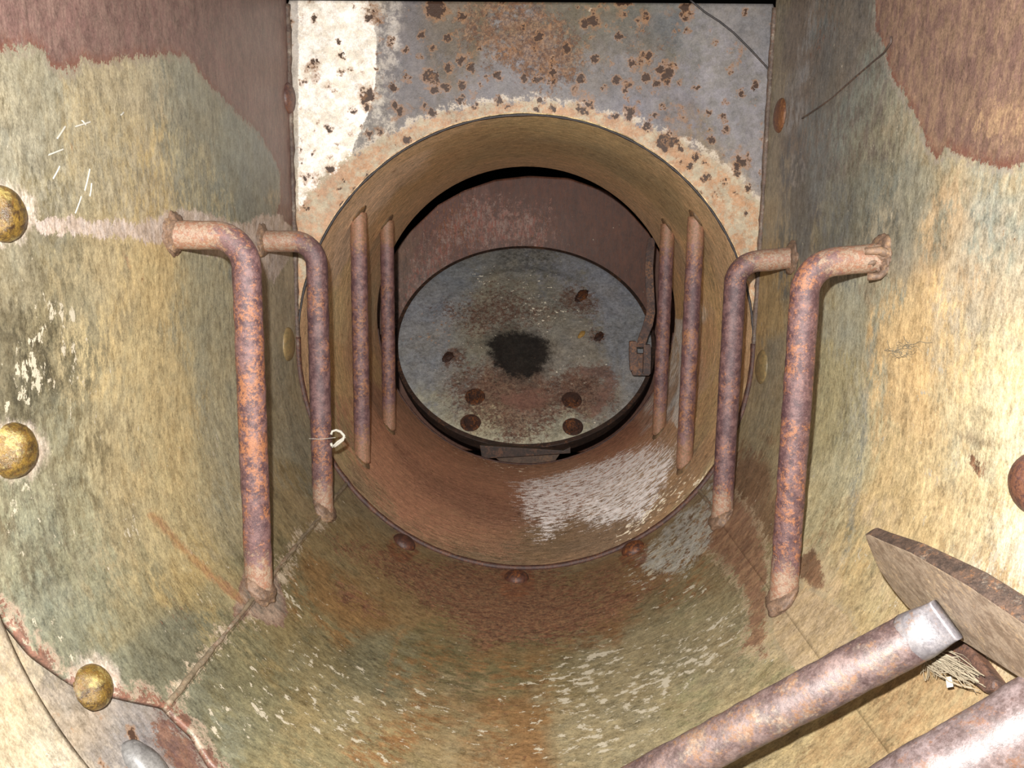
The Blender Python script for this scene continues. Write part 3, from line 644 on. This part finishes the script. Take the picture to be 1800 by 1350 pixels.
for i, (px, py) in enumerate([(835,697),(1005,703),(827,743),(1007,750)]):
    c = on_disc(px, py, -.001)
    bm = bmesh.new()
    m_ = frame_from_normal(DN).to_4x4(); m_.translation = c+DN*.0045
    bmesh.ops.create_cone(bm, cap_ends=True, segments=6, radius1=.016, radius2=.014, depth=.009, matrix=m_@Matrix.Rotation(i*.7, 4, 'Z'))
    m2 = m_.copy(); m2.translation = c+DN*.0012
    bmesh.ops.create_cone(bm, cap_ends=True, segments=28, radius1=.023, radius2=.021, depth=.0025, matrix=m2)
    bmesh.ops.bevel(bm, geom=[e for e in bm.edges if len(e.link_faces) == 2 and e.calc_face_angle() > .5], offset=.001, segments=2, affect='EDGES')
    me = bpy.data.meshes.new('bolt'); bm.to_mesh(me); bm.free(); part('bolt', me, bolt_m, hatch)
# raised patch of old weld and the small smear
sm = NT('ochre_smear'); ochre_m = sm.finish(lin('b08a4c')*1.0, .7, sm.noise(sm.coords(), 200, 4), .5)
for px, py, rx, ry, mt, nm in ((1022,588,.011,.006,ochre_m,'ochre_lump'),(1053,592,.015,.009,bolt_m,'weld_lump'),(787,628,.016,.010,bolt_m,'weld_lump'),(1022,520,.020,.012,bolt_m,'weld_lump')):
    part(nm, lump_mesh(nm, on_disc(px, py, 0), rx, ry, .0035, px, .35, 4, frame_from_normal(DN)), mt, hatch)
# stirrup bracket at the foot of the cover
def boxpx(pts, d, thick, name, mat, parent, label=None, bevel=.0012):
    P3 = [at(x, y, d) for x, y in pts]
    return part(name, slab_mesh(name, P3, (0, -1, 0), thick, bevel), mat, parent, label)
boxpx([(843,783),(990,792),(1003,786),(1003,797),(860,806),(848,812)], 1.60, .020, 'foot_bracket', rim_m, hatch)
boxpx([(860,797),(985,797),(975,812),(925,816),(880,812)], 1.63, .012, 'foot_plate', rust_metal('foot_plate_brown', '6e5644', '7c5a40', '5a4436', gain=.9, scale=.6), hatch, 'lighter brown plate under the bracket')
# latch: strap coming down on the right and a two-pronged clevis
latch_m = rust_metal('latch_rust', '5c4034', '8a5c38', '3c2a26', gain=1.0, rough=.5, scale=.8)
latch = thing('latch_arm', at(1140, 500, 1.62), 'bent rusty latch arm with a two-pronged end over the right rim of the hatch', 'latch')
def strip(name, cl, wpx, d0, d1, thick, mat, parent):    # flat bar following a pixel centre line, depth going d0 -> d1
    L = []; Rr = []; n = len(cl)
    V = []
    for i, (x, y) in enumerate(cl):
        d = d0+(d1-d0)*i/(n-1); c = Vector(at(x, y, d)); hw = wpx[i]/2/F*d
        for sx, sy in ((-1, 0), (1, 0), (1, 1), (-1, 1)): V.append(c+Vector((sx*hw, sy*thick, 0)))
    Fc = [(0, 1, 2, 3), tuple((n-1)*4+k for k in (3, 2, 1, 0))]
    for i in range(n-1):
        for k in range(4): a = i*4+k; b = i*4+(k+1) % 4; Fc.append((a, a+4, b+4, b))
    me = bpy.data.meshes.new(name); me.from_pydata(V, [], Fc); me.update()
    bm = bmesh.new(); bm.from_mesh(me); bmesh.ops.recalc_face_normals(bm, faces=bm.faces)
    bmesh.ops.bevel(bm, geom=[e for e in bm.edges if e.calc_face_angle(0) > .9], offset=.0012, segments=2, affect='EDGES'); bm.to_mesh(me); bm.free()
    return part(name, me, mat, parent)
strip('strap', [(1146,418),(1143,440),(1141,470),(1142,500),(1144,530),(1144,550),(1139,572),(1131,592),(1126,610)], [12,14,14,14,14,15,17,16,15], 1.70, 1.655, .006, latch_m, latch)
strip('prong', [(1113,600),(1113,625),(1115,652)], [12,13,14], 1.655, 1.645, .014, latch_m, latch)
strip('prong', [(1138,606),(1138,630),(1137,658)], [12,13,13], 1.655, 1.645, .014, latch_m, latch)
strip('clevis_block', [(1126,622),(1126,640),(1127,660)], [28,32,30], 1.665, 1.655, .016, latch_m, latch)

# ------------------------------------------------------------------ GRAB BARS: four each side
bar_m = rust_metal('rusted_bar', '80605e', 'a86e48', '52383c', gain=.75, rough=.48, scale=1.0, bumps=.8, spec=.6, endcol='b59c84')
bar_in_m = rust_metal('rusted_bar_inside', '80605e', '9a6a44', '52383c', gain=.95, rough=.5, scale=1.0, bumps=.8, spec=.6, endcol='8a6a4c')
fillet_m = rust_metal('brown_fillet', '7a6244', '8a6038', '5e4a38', gain=.9, rough=.6, bumps=.5)
bar_pale_m = rust_metal('pale_weld', 'a5846c', 'b08a62', '7c6454', 'c8ae98', gain=.55, rough=.5, bumps=.9)
T0, DT, XB, RB = .6826, .2300, .240, .0123
names = ['nearest', 'second', 'third', 'farthest']
where = ['in front of the tunnel', 'just before the tunnel mouth', 'inside the tunnel mouth', 'deep inside the tunnel']
def bent(sg, d, ztop, xend, zend, foot_z, rb=.026):
    pts = [Vector((sg*xend, d, zend))]
    pts.append(Vector((sg*(XB+rb), d, ztop)))
    for i in range(1, 9):
        a = math.pi/2*i/8; pts.append(Vector((sg*(XB+rb-rb*math.sin(a)), d, ztop-rb+rb*math.cos(a))))
    pts.append(Vector((sg*XB, d, foot_z))); return pts
for side, sg in (('left', -1), ('right', 1)):
    for k in range(4):
        d = T0+DT*k
        foot = Vector((sg*XB, d, R-math.sqrt(R*R-XB*XB)))
        lab = {('left',0):'thick bent bar on the left wall, first from the viewer, with a pale foot',
               ('left',1):'second bent bar from the viewer on the left, a white string caught on it',
               ('left',2):'third bar on the left, straight, just inside the tunnel mouth',
               ('left',3):'fourth and deepest bar on the left, inside the tunnel',
               ('right',0):'thick bent bar on the right wall, first from the viewer, torn weld at its top',
               ('right',1):'second bent bar from the viewer on the right, before the tunnel mouth',
               ('right',2):'third bar on the right, straight, just inside the tunnel mouth',
               ('right',3):'fourth and deepest bar on the right, beside the latch arm'}[(side, k)]
        t = thing('grab_bar', foot, lab, 'grab bar', 'rusty grab bars up both sides of the passage')
        if k < 2:
            zt = CAM[2]+(.017 if sg < 0 else .002)
            pts = bent(sg, d, zt, R-.001, zt+(.004 if sg > 0 else 0.0), foot.z-.002)
            me = tube_mesh('bar', pts, RB, wob=.0006, ends=(.050, .040))
            part('bar', me, bar_m, t)
            # welds: lump on the wall and a flared foot
            part('top_weld', lump_mesh('top_weld', (sg*(R-.001), d, pts[0].z), .006, .0200, .0180, k+3*sg, .22), bar_pale_m, t, 'pale ragged weld')
            nrm = Vector((-sg*.24, 0, R-foot.z)).normalized()
            B = frame_from_normal(nrm)
            part('foot_weld', lump_mesh('foot_weld', foot+Vector((-sg*.001, 0, .004)), .0185, .0190, .0085, k+5+sg, .18, 4, B), bar_pale_m, t, 'pale lumpy weld')
        else:
            h = math.sqrt(RT*RT-XB*XB); z0, z1 = R-h-.003, R+h+.003
            me = tube_mesh('bar', [(sg*XB, d, z0), (sg*XB, d, z1)], RB*.97, wob=.0006, ends=(.05, .05))
            part('bar', me, bar_in_m, t)
            for nm, zz, s2 in (('top_weld', R+h, -1), ('foot_weld', R-h, 1)):
                part(nm, lump_mesh(nm, (sg*XB, d, zz), .0165, .0165, .0045, k+zz*9, .12, 4, frame_from_normal(Vector((-sg*XB, 0, s2*h)))), fillet_m, t)
# torn weld at the head of the first right bar
tr = thing('torn_weld', at(1555, 462, T0), 'ragged curled lump of torn weld at the top end of the first right bar', 'weld')
part('lump', lump_mesh('lump', at(1545, 455, T0-.004), .012, .012, .010, 11, .5), bar_pale_m, tr)
part('curl', tube_mesh('curl', [at(1520,442,T0-.012), at(1545,440,T0-.016), at(1562,447,T0-.014), at(1572,455,T0-.008), at(1574,461,T0)], .0034, 12, wob=.001), bar_pale_m, tr)
part('curl', tube_mesh('curl', [at(1525,487,T0-.010), at(1545,486,T0-.014), at(1556,478,T0-.012), at(1553,468,T0-.010)], .0032, 12, wob=.001), bar_pale_m, tr)

# ------------------------------------------------------------------ WELDS, SEAMS, RIVETS of the shell
bead_m = rust_metal('weld_bead', 'a8947a', '84553c', '8a7a62', 'd2c2ac', gain=.55, rough=.6, bumps=.9)
def bead(sgn, d0, d1, parent):
    s = sgn*SEAM; n = 160; pts = []
    x, z = prof(s); nx, nz = -math.sin(s/R), math.cos(s/R)
    for i in range(n+1):
        d = d0+(d1-d0)*i/n
        pts.append(Vector((float(x)+nx*.0005, d, float(z)+nz*.0005))+Vector((mnoise.noise(Vector((d*60, 1, 0)))*.0012, 0, mnoise.noise(Vector((d*60, 5, 0)))*.0012)))
    o = link('weld_bead', tube_mesh('weld_bead', pts,   .0020, 10, wob=.0012), bead_m, parent)
bead(-1, front_edge(-SEAM)+.002, D1-.002, floor); bead(1, .93, D1-.002, floor)
gold_m = rust_metal('gold_brown_varnish', '9a7a34', '6a4020', '3e2816', 'e0c878', gain=.60, rough=.24, bumps=1.0, spec=.8, scale=1.8)
mauve_m = rust_metal('mauve_rust_rivet', '7a5750', '8a5c44', '5a3f3a', gain=.6, rough=.4)
tan_m = rust_metal('tan_painted_rivet', 'b79a68', '9a7c50', '8f7c58', gain=.55, rough=.45, bumps=.4)
def shell_pt(s, d): x, z = prof(s); return Vector((float(x), d, float(z)))
def shell_n(s):
    a = max(-H, min(H, s))/R; return Vector((-math.sin(a), 0, math.cos(a)))
def rivet(px, py, r, h, mat, parent, seed, label=None, hit=hit_shell):
    s, d = hit(px, py)
    o = link('rivet', dome_mesh('rivet', shell_pt(s, d)+shell_n(s)*.0004, shell_n(s), r, h, seed), mat, parent)
    if label: o['label'] = label
    return o
rivet(2, 376, .0165, .0105, gold_m, wall_left, 1, 'big golden brown domed rivet')
rivet(20, 792, .0170, .0115, gold_m, wall_left, 2, 'big golden brown domed rivet')
rivet(162, 1208, .0145, .0085, gold_m, floor, 3, 'golden brown domed rivet on the plate edge')
rivet(1822, 850, .0185, .012, mauve_m, wall_right, 4, 'rust domed rivet')
rivet(507, 173, .019, .008, mauve_m, wall_left, 5, 'rust domed rivet near the corner')
rivet(506, 605, .022, .006, tan_m, wall_left, 6, 'rivet painted over in olive')
rivet(1340, 645, .022, .006, tan_m, wall_right, 7, 'rivet painted over in tan')
rivet(1327, 494, .006, .004, mauve_m, wall_right, 8)
rivet(1372, 203, .020, .006, rust_metal('orange_rust', '8a5a38', '9a683c', '70452c', gain=.6), wall_right, 9, 'orange rust rivet in the corner')
for q in ((710,955),(908,1016),(1113,966)): rivet(q[0], q[1], .0165, .010, rust_metal('floor_rivet', '6a4030', '9a5c30', '4a2e26', gain=.6), floor, q[0], 'rusted rivet below the tunnel mouth')
# rusty lip where the tunnel is set into the shell
dark_m = rust_metal('dark_seam', '3c3434', '4c3c34', '2c2828', gain=.6)
lip_m = rust_metal('lip_rust', '6a4436', '7c4e34', '4a302a', gain=.55, rough=.55)
def arc_tube(name, rr, d, a0, a1, rad, mat, parent, n=200):
    pts = [Vector((rr*math.sin(a0+(a1-a0)*i/n), d, R-rr*math.cos(a0+(a1-a0)*i/n))) for i in range(n+1)]
    o = link(name, tube_mesh(name, pts, rad, 8, wob=.0006), mat, parent); return o
arc_tube('lip', RT+.0014, D1-.0015, -1.62, 1.62, .0042, lip_m, wall_tunnel)
arc_tube('mouth_edge', RT+.0008, D1-.0016, 1.55, 2*math.pi-1.55, .0016, dark_m, wall_tunnel)
arc_tube('rear_lip', RT-.0008, D2-.002, -1.5, 1.5, .0022, lip_m, wall_tunnel)
# corner strips of the end panel, and the curved seam in its upper right
corner_m = rust_metal('corner_dirt', '8a7666', '7a4f3c', '5c463c', 'c9bca8', gain=.5, rough=.6)
for sg in (-1, 1):
    pts = [Vector((sg*(R-.0015), D1-.0018, R-.02+i*.01)) for i in range(int((ZTOP-R+.02)/.01)+1)]
    o = link('corner_weld', tube_mesh('corner_weld', pts, .0034, 10, wob=.0016), corner_m, wall_end)
pp = [(1213,0),(1240,22),(1265,38),(1290,58),(1320,88),(1345,115),(1363,135)]
o = link('seam', tube_mesh('seam', [at(x, y, D1-.0008) for x, y in pp], .0012, 8), dark_m, wall_end); o['label'] = 'thin dark curved seam in the grey panel'

# curled wire on the right wall
wire_m = rust_metal('thin_wire', '54443c', '6a5444', '3a302c', gain=.8)
def wall_pt(px, py, off):
    s, d = hit_shell(px, py); return shell_pt(s, d)+shell_n(s)*off
wp = [(1412,208),(1440,190),(1465,172),(1490,150),(1515,128),(1540,106),(1556,94),(1566,84),(1573,74),(1574,64)]
o = link('wire', tube_mesh('wire', [wall_pt(x, y, .0012+(.002 if i > 6 else 0)+.0004*math.sin(i*2.3)) for i, (x, y) in enumerate(wp)], .0009, 8), wire_m)
tag(o, 'thin dark wire running up the right wall and curling at its end', 'wire')

# ------------------------------------------------------------------ PIPES, FLAP AND BRACKET at the lower right
pipe_m = rust_metal('mottled_pipe', 'a88e88', 'a87850', '6e5654', 'e0cdb8', gain=.46, rough=.46, scale=.8, bumps=.5, spec=.8)
steel_m = rust_metal('worn_steel_end', 'a39c9c', '8f6a4c', '8a8488', 'c9c4c4', gain=.5, rough=.35, scale=.7, bumps=.3, spec=.7)
def pulled(px, py, off):
    s, d = hit_shell(px, py); v = ray(px, py); return Vector(CAM+v*(d-off))
pa0, pa1 = Vector(at(1105, 1388, .500)), Vector(at(1608, 1119, .452))
tp = thing('pipe', pa0, 'mottled rusty pipe slanting up from the bottom edge to the round flap', 'pipe')
PR = 41*.49/F
part('tube', tube_mesh('tube', [pa0-(pa1-pa0)*.35, pa1], PR, 36, wob=.0007), pipe_m, tp)
# flattened bright end
def flat_end(c0, c1, w0, w1, t0, t1, name, mat, parent):
    c0, c1 = Vector(c0), Vector(c1); ax = (c1-c0).normalized(); view = (Vector(CAM)-c1).normalized()
    side = ax.cross(view).normalized(); dep = side.cross(ax).normalized(); V = []; Fc = []; n = 14; ns = 32
    for i in range(n+1):
        u = i/n; e = u*u*(3-2*u); w_ = w0+(w1-w0)*e; t_ = t0+(t1-t0)*e; c = c0.lerp(c1, u)
        for k in range(ns):
            a = 2*math.pi*k/ns; ca, sa = math.cos(a), math.sin(a); p_ = 1-.65*e
            V.append(c+side*w_*math.copysign(abs(ca)**p_, ca)+dep*t_*math.copysign(abs(sa)**p_, sa))
    for i in range(n):
        for k in range(ns): a = i*ns+k; b = i*ns+(k+1) % ns; Fc.append((a, b, b+ns, a+ns))
    Fc += [tuple(range(ns-1, -1, -1)), tuple(n*ns+k for k in range(ns))]
    me = bpy.data.meshes.new(name); me.from_pydata(V, [], Fc); me.update(); smooth(me); return part(name, me, mat, parent, 'flattened bare grey end')
flat_end(pa1-(pa1-pa0)*.004, at(1664, 1089, .436), PR*1.01, PR*.84, PR*1.01, PR*.25, 'flat_end', steel_m, tp)
pc0, pc1 = Vector(at(1530, 1432, .40)), Vector(at(1860, 1240, .385))
tc = thing('pipe', pc0, 'second thicker pale pipe in the bottom right corner, nearer the viewer', 'pipe')
pale_pipe_m = rust_metal('pale_pipe', 'b39e9c', '9a6a4a', '77605c', 'e6dcd8', gain=.42, rough=.46, scale=.7, bumps=.5, spec=.8)
part('tube', tube_mesh('tube', [pc0-(pc1-pc0)*.6, pc1+(pc1-pc0)*.05], 70*.39/F, 36, wob=.0008), pale_pipe_m, tc)
# round flap seen nearly edge-on
flap_face = rust_metal('flap_face', 'a39280', 'a88f70', '7a6858', 'd6c6b0', gain=1.05, rough=.5, scale=.9, bumps=.5)
flap_edge = rust_metal('flap_edge', '6a564a', '8a6244', '463a34', 'a89a8a', gain=.65, rough=.45, scale=1.3, bumps=.8)
A3, B3, C3 = Vector(at(1520, 940, .500)), Vector(at(1800, 1096, .350)), Vector(at(1800, 1196, .392))
nF = (B3-A3).cross(C3-A3).normalized()
if nF.dot(Vector(CAM)-A3) < 0: nF = -nF
def on_flap(px, py):
    v = Vector(ray(px, py)); c = Vector(CAM); return c+v*((A3-c).dot(nF)/v.dot(nF))
outline = [(1520,940),(1526,938),(1545,947),(1600,970),(1700,1028),(1800,1096),(1850,1134),(1878,1165),(1885,1205),(1870,1235),(1848,1232),(1800,1197),(1700,1133),(1640,1100),(1595,1068),(1568,1035),(1545,1002),(1530,968),(1522,948)]
tf = thing('flap', A3, 'brown tapering flap plate seen almost edge-on above the end of the rusty pipe', 'flap')
face = [on_flap(*p) for p in outline]
bm = bmesh.new(); A = [bm.verts.new(p) for p in face]
B = [bm.verts.new(p-nF*(.0075+.0050*min(1, max(0, (q[0]-1520)/200)))) for p, q in zip(face, outline)]
bm.faces.new(A); bm.faces.new(B[::-1]); L = len(A)
for i in range(L): bm.faces.new((A[i], B[i], B[(i+1) % L], A[(i+1) % L]))
bmesh.ops.recalc_face_normals(bm, faces=bm.faces)
bmesh.ops.bevel(bm, geom=[e for e in bm.edges if e.calc_face_angle(0) > .8], offset=.0016, segments=3, affect='EDGES', profile=.6)
me = bpy.data.meshes.new('plate'); bm.to_mesh(me); bm.free()
me.materials.append(flap_face); me.materials.append(flap_edge)
for p in me.polygons: p.material_index = 0 if p.normal.dot(nF) > .95 else 1
o = bpy.data.objects.new('plate', me); COL.objects.link(o); o.parent = tf; o.matrix_parent_inverse = Matrix.Translation(-tf.location)
# rusted bracket under the pipe end
br_m = rust_metal('bracket_rust', '8a6450', 'a86a34', '59433c', 'c0a070', gain=.5, rough=.6, scale=.8, bumps=.9)
tb = thing('bracket', pulled(1700, 1170, .02), 'rusted block bracket on the wall behind the pipe end', 'bracket')
bp = [(1655,1112),(1690,1118),(1748,1195),(1745,1212),(1725,1214),(1690,1185),(1640,1135)]
me = slab_mesh('block', [pulled(x, y, .012) for x, y in bp], shell_n(.35), .02, .003, 3)
part('block', me, br_m, tb)
# straw and fibres caught on it
st = NT('straw'); straw_m = st.finish(lin('b9aa90')*.6, .7, None)
V = []; Fc = []
def pw(px, py, off): return pulled(px, py, off)
def strand(p, q, r_, sag, seed):
    p, q = Vector(p), Vector(q); side = (q-p).orthogonal().normalized(); up = (q-p).cross(side).normalized(); base = len(V); n = 5
    for i in range(n+1):
        u = i/n; c = p.lerp(q, u)+(side*math.sin(seed)+up*math.cos(seed))*sag*math.sin(math.pi*u)
        for k in range(3):
            a = 2*math.pi*k/3; V.append(c+(side*math.cos(a)+up*math.sin(a))*r_)
    for i in range(n):
        for k in range(3): a = base+i*3+k; b = base+i*3+(k+1) % 3; Fc.append((a, b, b+3, a+3))
for i in range(110):
    x0 = rng.uniform(1618, 1650); y0 = rng.uniform(1138, 1160)
    u = rng.uniform(.35, 1); x1 = x0+85*u+rng.uniform(-14, 14); y1 = y0+52*u+rng.uniform(-12, 12)
    strand(pw(x0, y0, rng.uniform(.014, .022)), pw(x1, y1, rng.uniform(.013, .020)), rng.uniform(.00018, .00045), rng.uniform(0, .006), i)
for i in range(26):
    x0, y0 = rng.uniform(1620, 1640), rng.uniform(1150, 1160)
    strand(pw(x0, y0, .016), pw(x0+rng.uniform(-8, 14), y0+rng.uniform(15, 38), .01), .00025, .002, i)
me = bpy.data.meshes.new('straw_tuft'); me.from_pydata(V, [], Fc)
o = link('straw_tuft', me, straw_m); tag(o, 'tuft of pale straw and fibres caught on the bracket under the pipe', 'straw')
ps = NT('white_scrap'); scrap_m = ps.finish(lin('f0ece0')*.6, .6, None)
o = link('paper_scrap', slab_mesh('paper_scrap', [pw(1663,1192,.018), pw(1672,1190,.018), pw(1676,1207,.016), pw(1665,1209,.016)], (0, -1, 0), .0006, 0), scrap_m)
tag(o, 'tiny white paper scrap among the straw under the pipe', 'paper')

# oval boss in the lower left collar
ob_m = rust_metal('grey_boss', '9a9692', '857464', '7c7876', 'bab4ae', gain=.42, rough=.4, scale=.6, bumps=.3)
s_, d_ = hit_shell(268, 1345); c = shell_pt(s_, d_)
ax = (Vector(wall_pt(300, 1385, 0))-Vector(wall_pt(240, 1320, 0))).normalized(); n_ = shell_n(s_); ax = (ax-n_*ax.dot(n_)).normalized()
B = Matrix((ax, n_.cross(ax), n_)).transposed()
o = link('boss', lump_mesh('boss', c-n_*.0045, .023, .011, .009, 4, .05, 4, B), ob_m); tag(o, 'grey oval boss on the rust-spotted plate at the lower left', 'boss')

# cobweb tuft on the tan wall
V = []; Fc = []
for i in range(90):
    x0, y0 = (rng.gauss(1585, 8), rng.gauss(618, 5)) if i % 3 else (rng.gauss(1603, 3), rng.gauss(610, 3))
    strand(wall_pt(x0, y0, .0008), wall_pt(x0+rng.gauss(0, 8), y0+rng.gauss(0, 6), .002), .00016, .002, i)
for pts in ([(1603,606),(1620,600),(1642,602)], [(1556,615),(1570,616),(1585,619)], [(1562,598),(1567,612)], [(1590,590),(1600,603)]):
    for a, b in zip(pts, pts[1:]): strand(wall_pt(*a, .001), wall_pt(*b, .0015), .0003, .0008, 1)
me = bpy.data.meshes.new('cobweb_tuft'); me.from_pydata(V, [], Fc)
web = NT('cobweb_grey'); o = link('cobweb_tuft', me, web.finish(lin('9c9078')*.6, .8, None)); tag(o, 'small grey cobweb tuft on the tan right wall', 'cobweb')
V = []; Fc = []
for a, b in (((100,243),(114,222)),((132,222),(158,214)),((143,212),(150,220)),((92,314),(104,292)),((148,335),(157,297)),((157,345),(160,322)),((131,375),(142,345)),((212,202),(217,197)),((84,272),(110,262))):
    strand(wall_pt(*a, .0002), wall_pt(*b, .0002), .0006, .0002, 1)
me = bpy.data.meshes.new('scratches'); me.from_pydata(V, [], Fc)
o = link('scratches', me, scrap_m, wall_left); o['kind'] = 'stuff'; o['label'] = 'pale short scratches'
# string knotted on the second left bar
sw = NT('white_string'); str_m = sw.finish(lin('dcd6c8')*.8, .8, sw.noise(sw.coords(), 900, 2), .5)
ts = thing('string_loop', at(583, 768, T0+DT-.014), 'white string loop caught on the second left bar', 'string')
dS = T0+DT-.012
loop = [(582,764),(584,758),(591,756),(599,759),(605,766),(603,773),(596,779),(589,784),(583,783),(582,779)]
part('loop', tube_mesh('loop', [at(x, y, dS+.002*math.sin(i)) for i, (x, y) in enumerate(loop)], .0017, 10, wob=.0005), str_m, ts)
part('strand', tube_mesh('strand', [at(584,786,dS), at(594,776,dS-.002), at(607,768,dS)], .0012, 8, wob=.0004), str_m, ts)
part('thread', tube_mesh('thread', [at(543,771,dS-.004), at(565,772,dS-.006), at(590,769,dS-.004)], .0003, 6), str_m, ts)
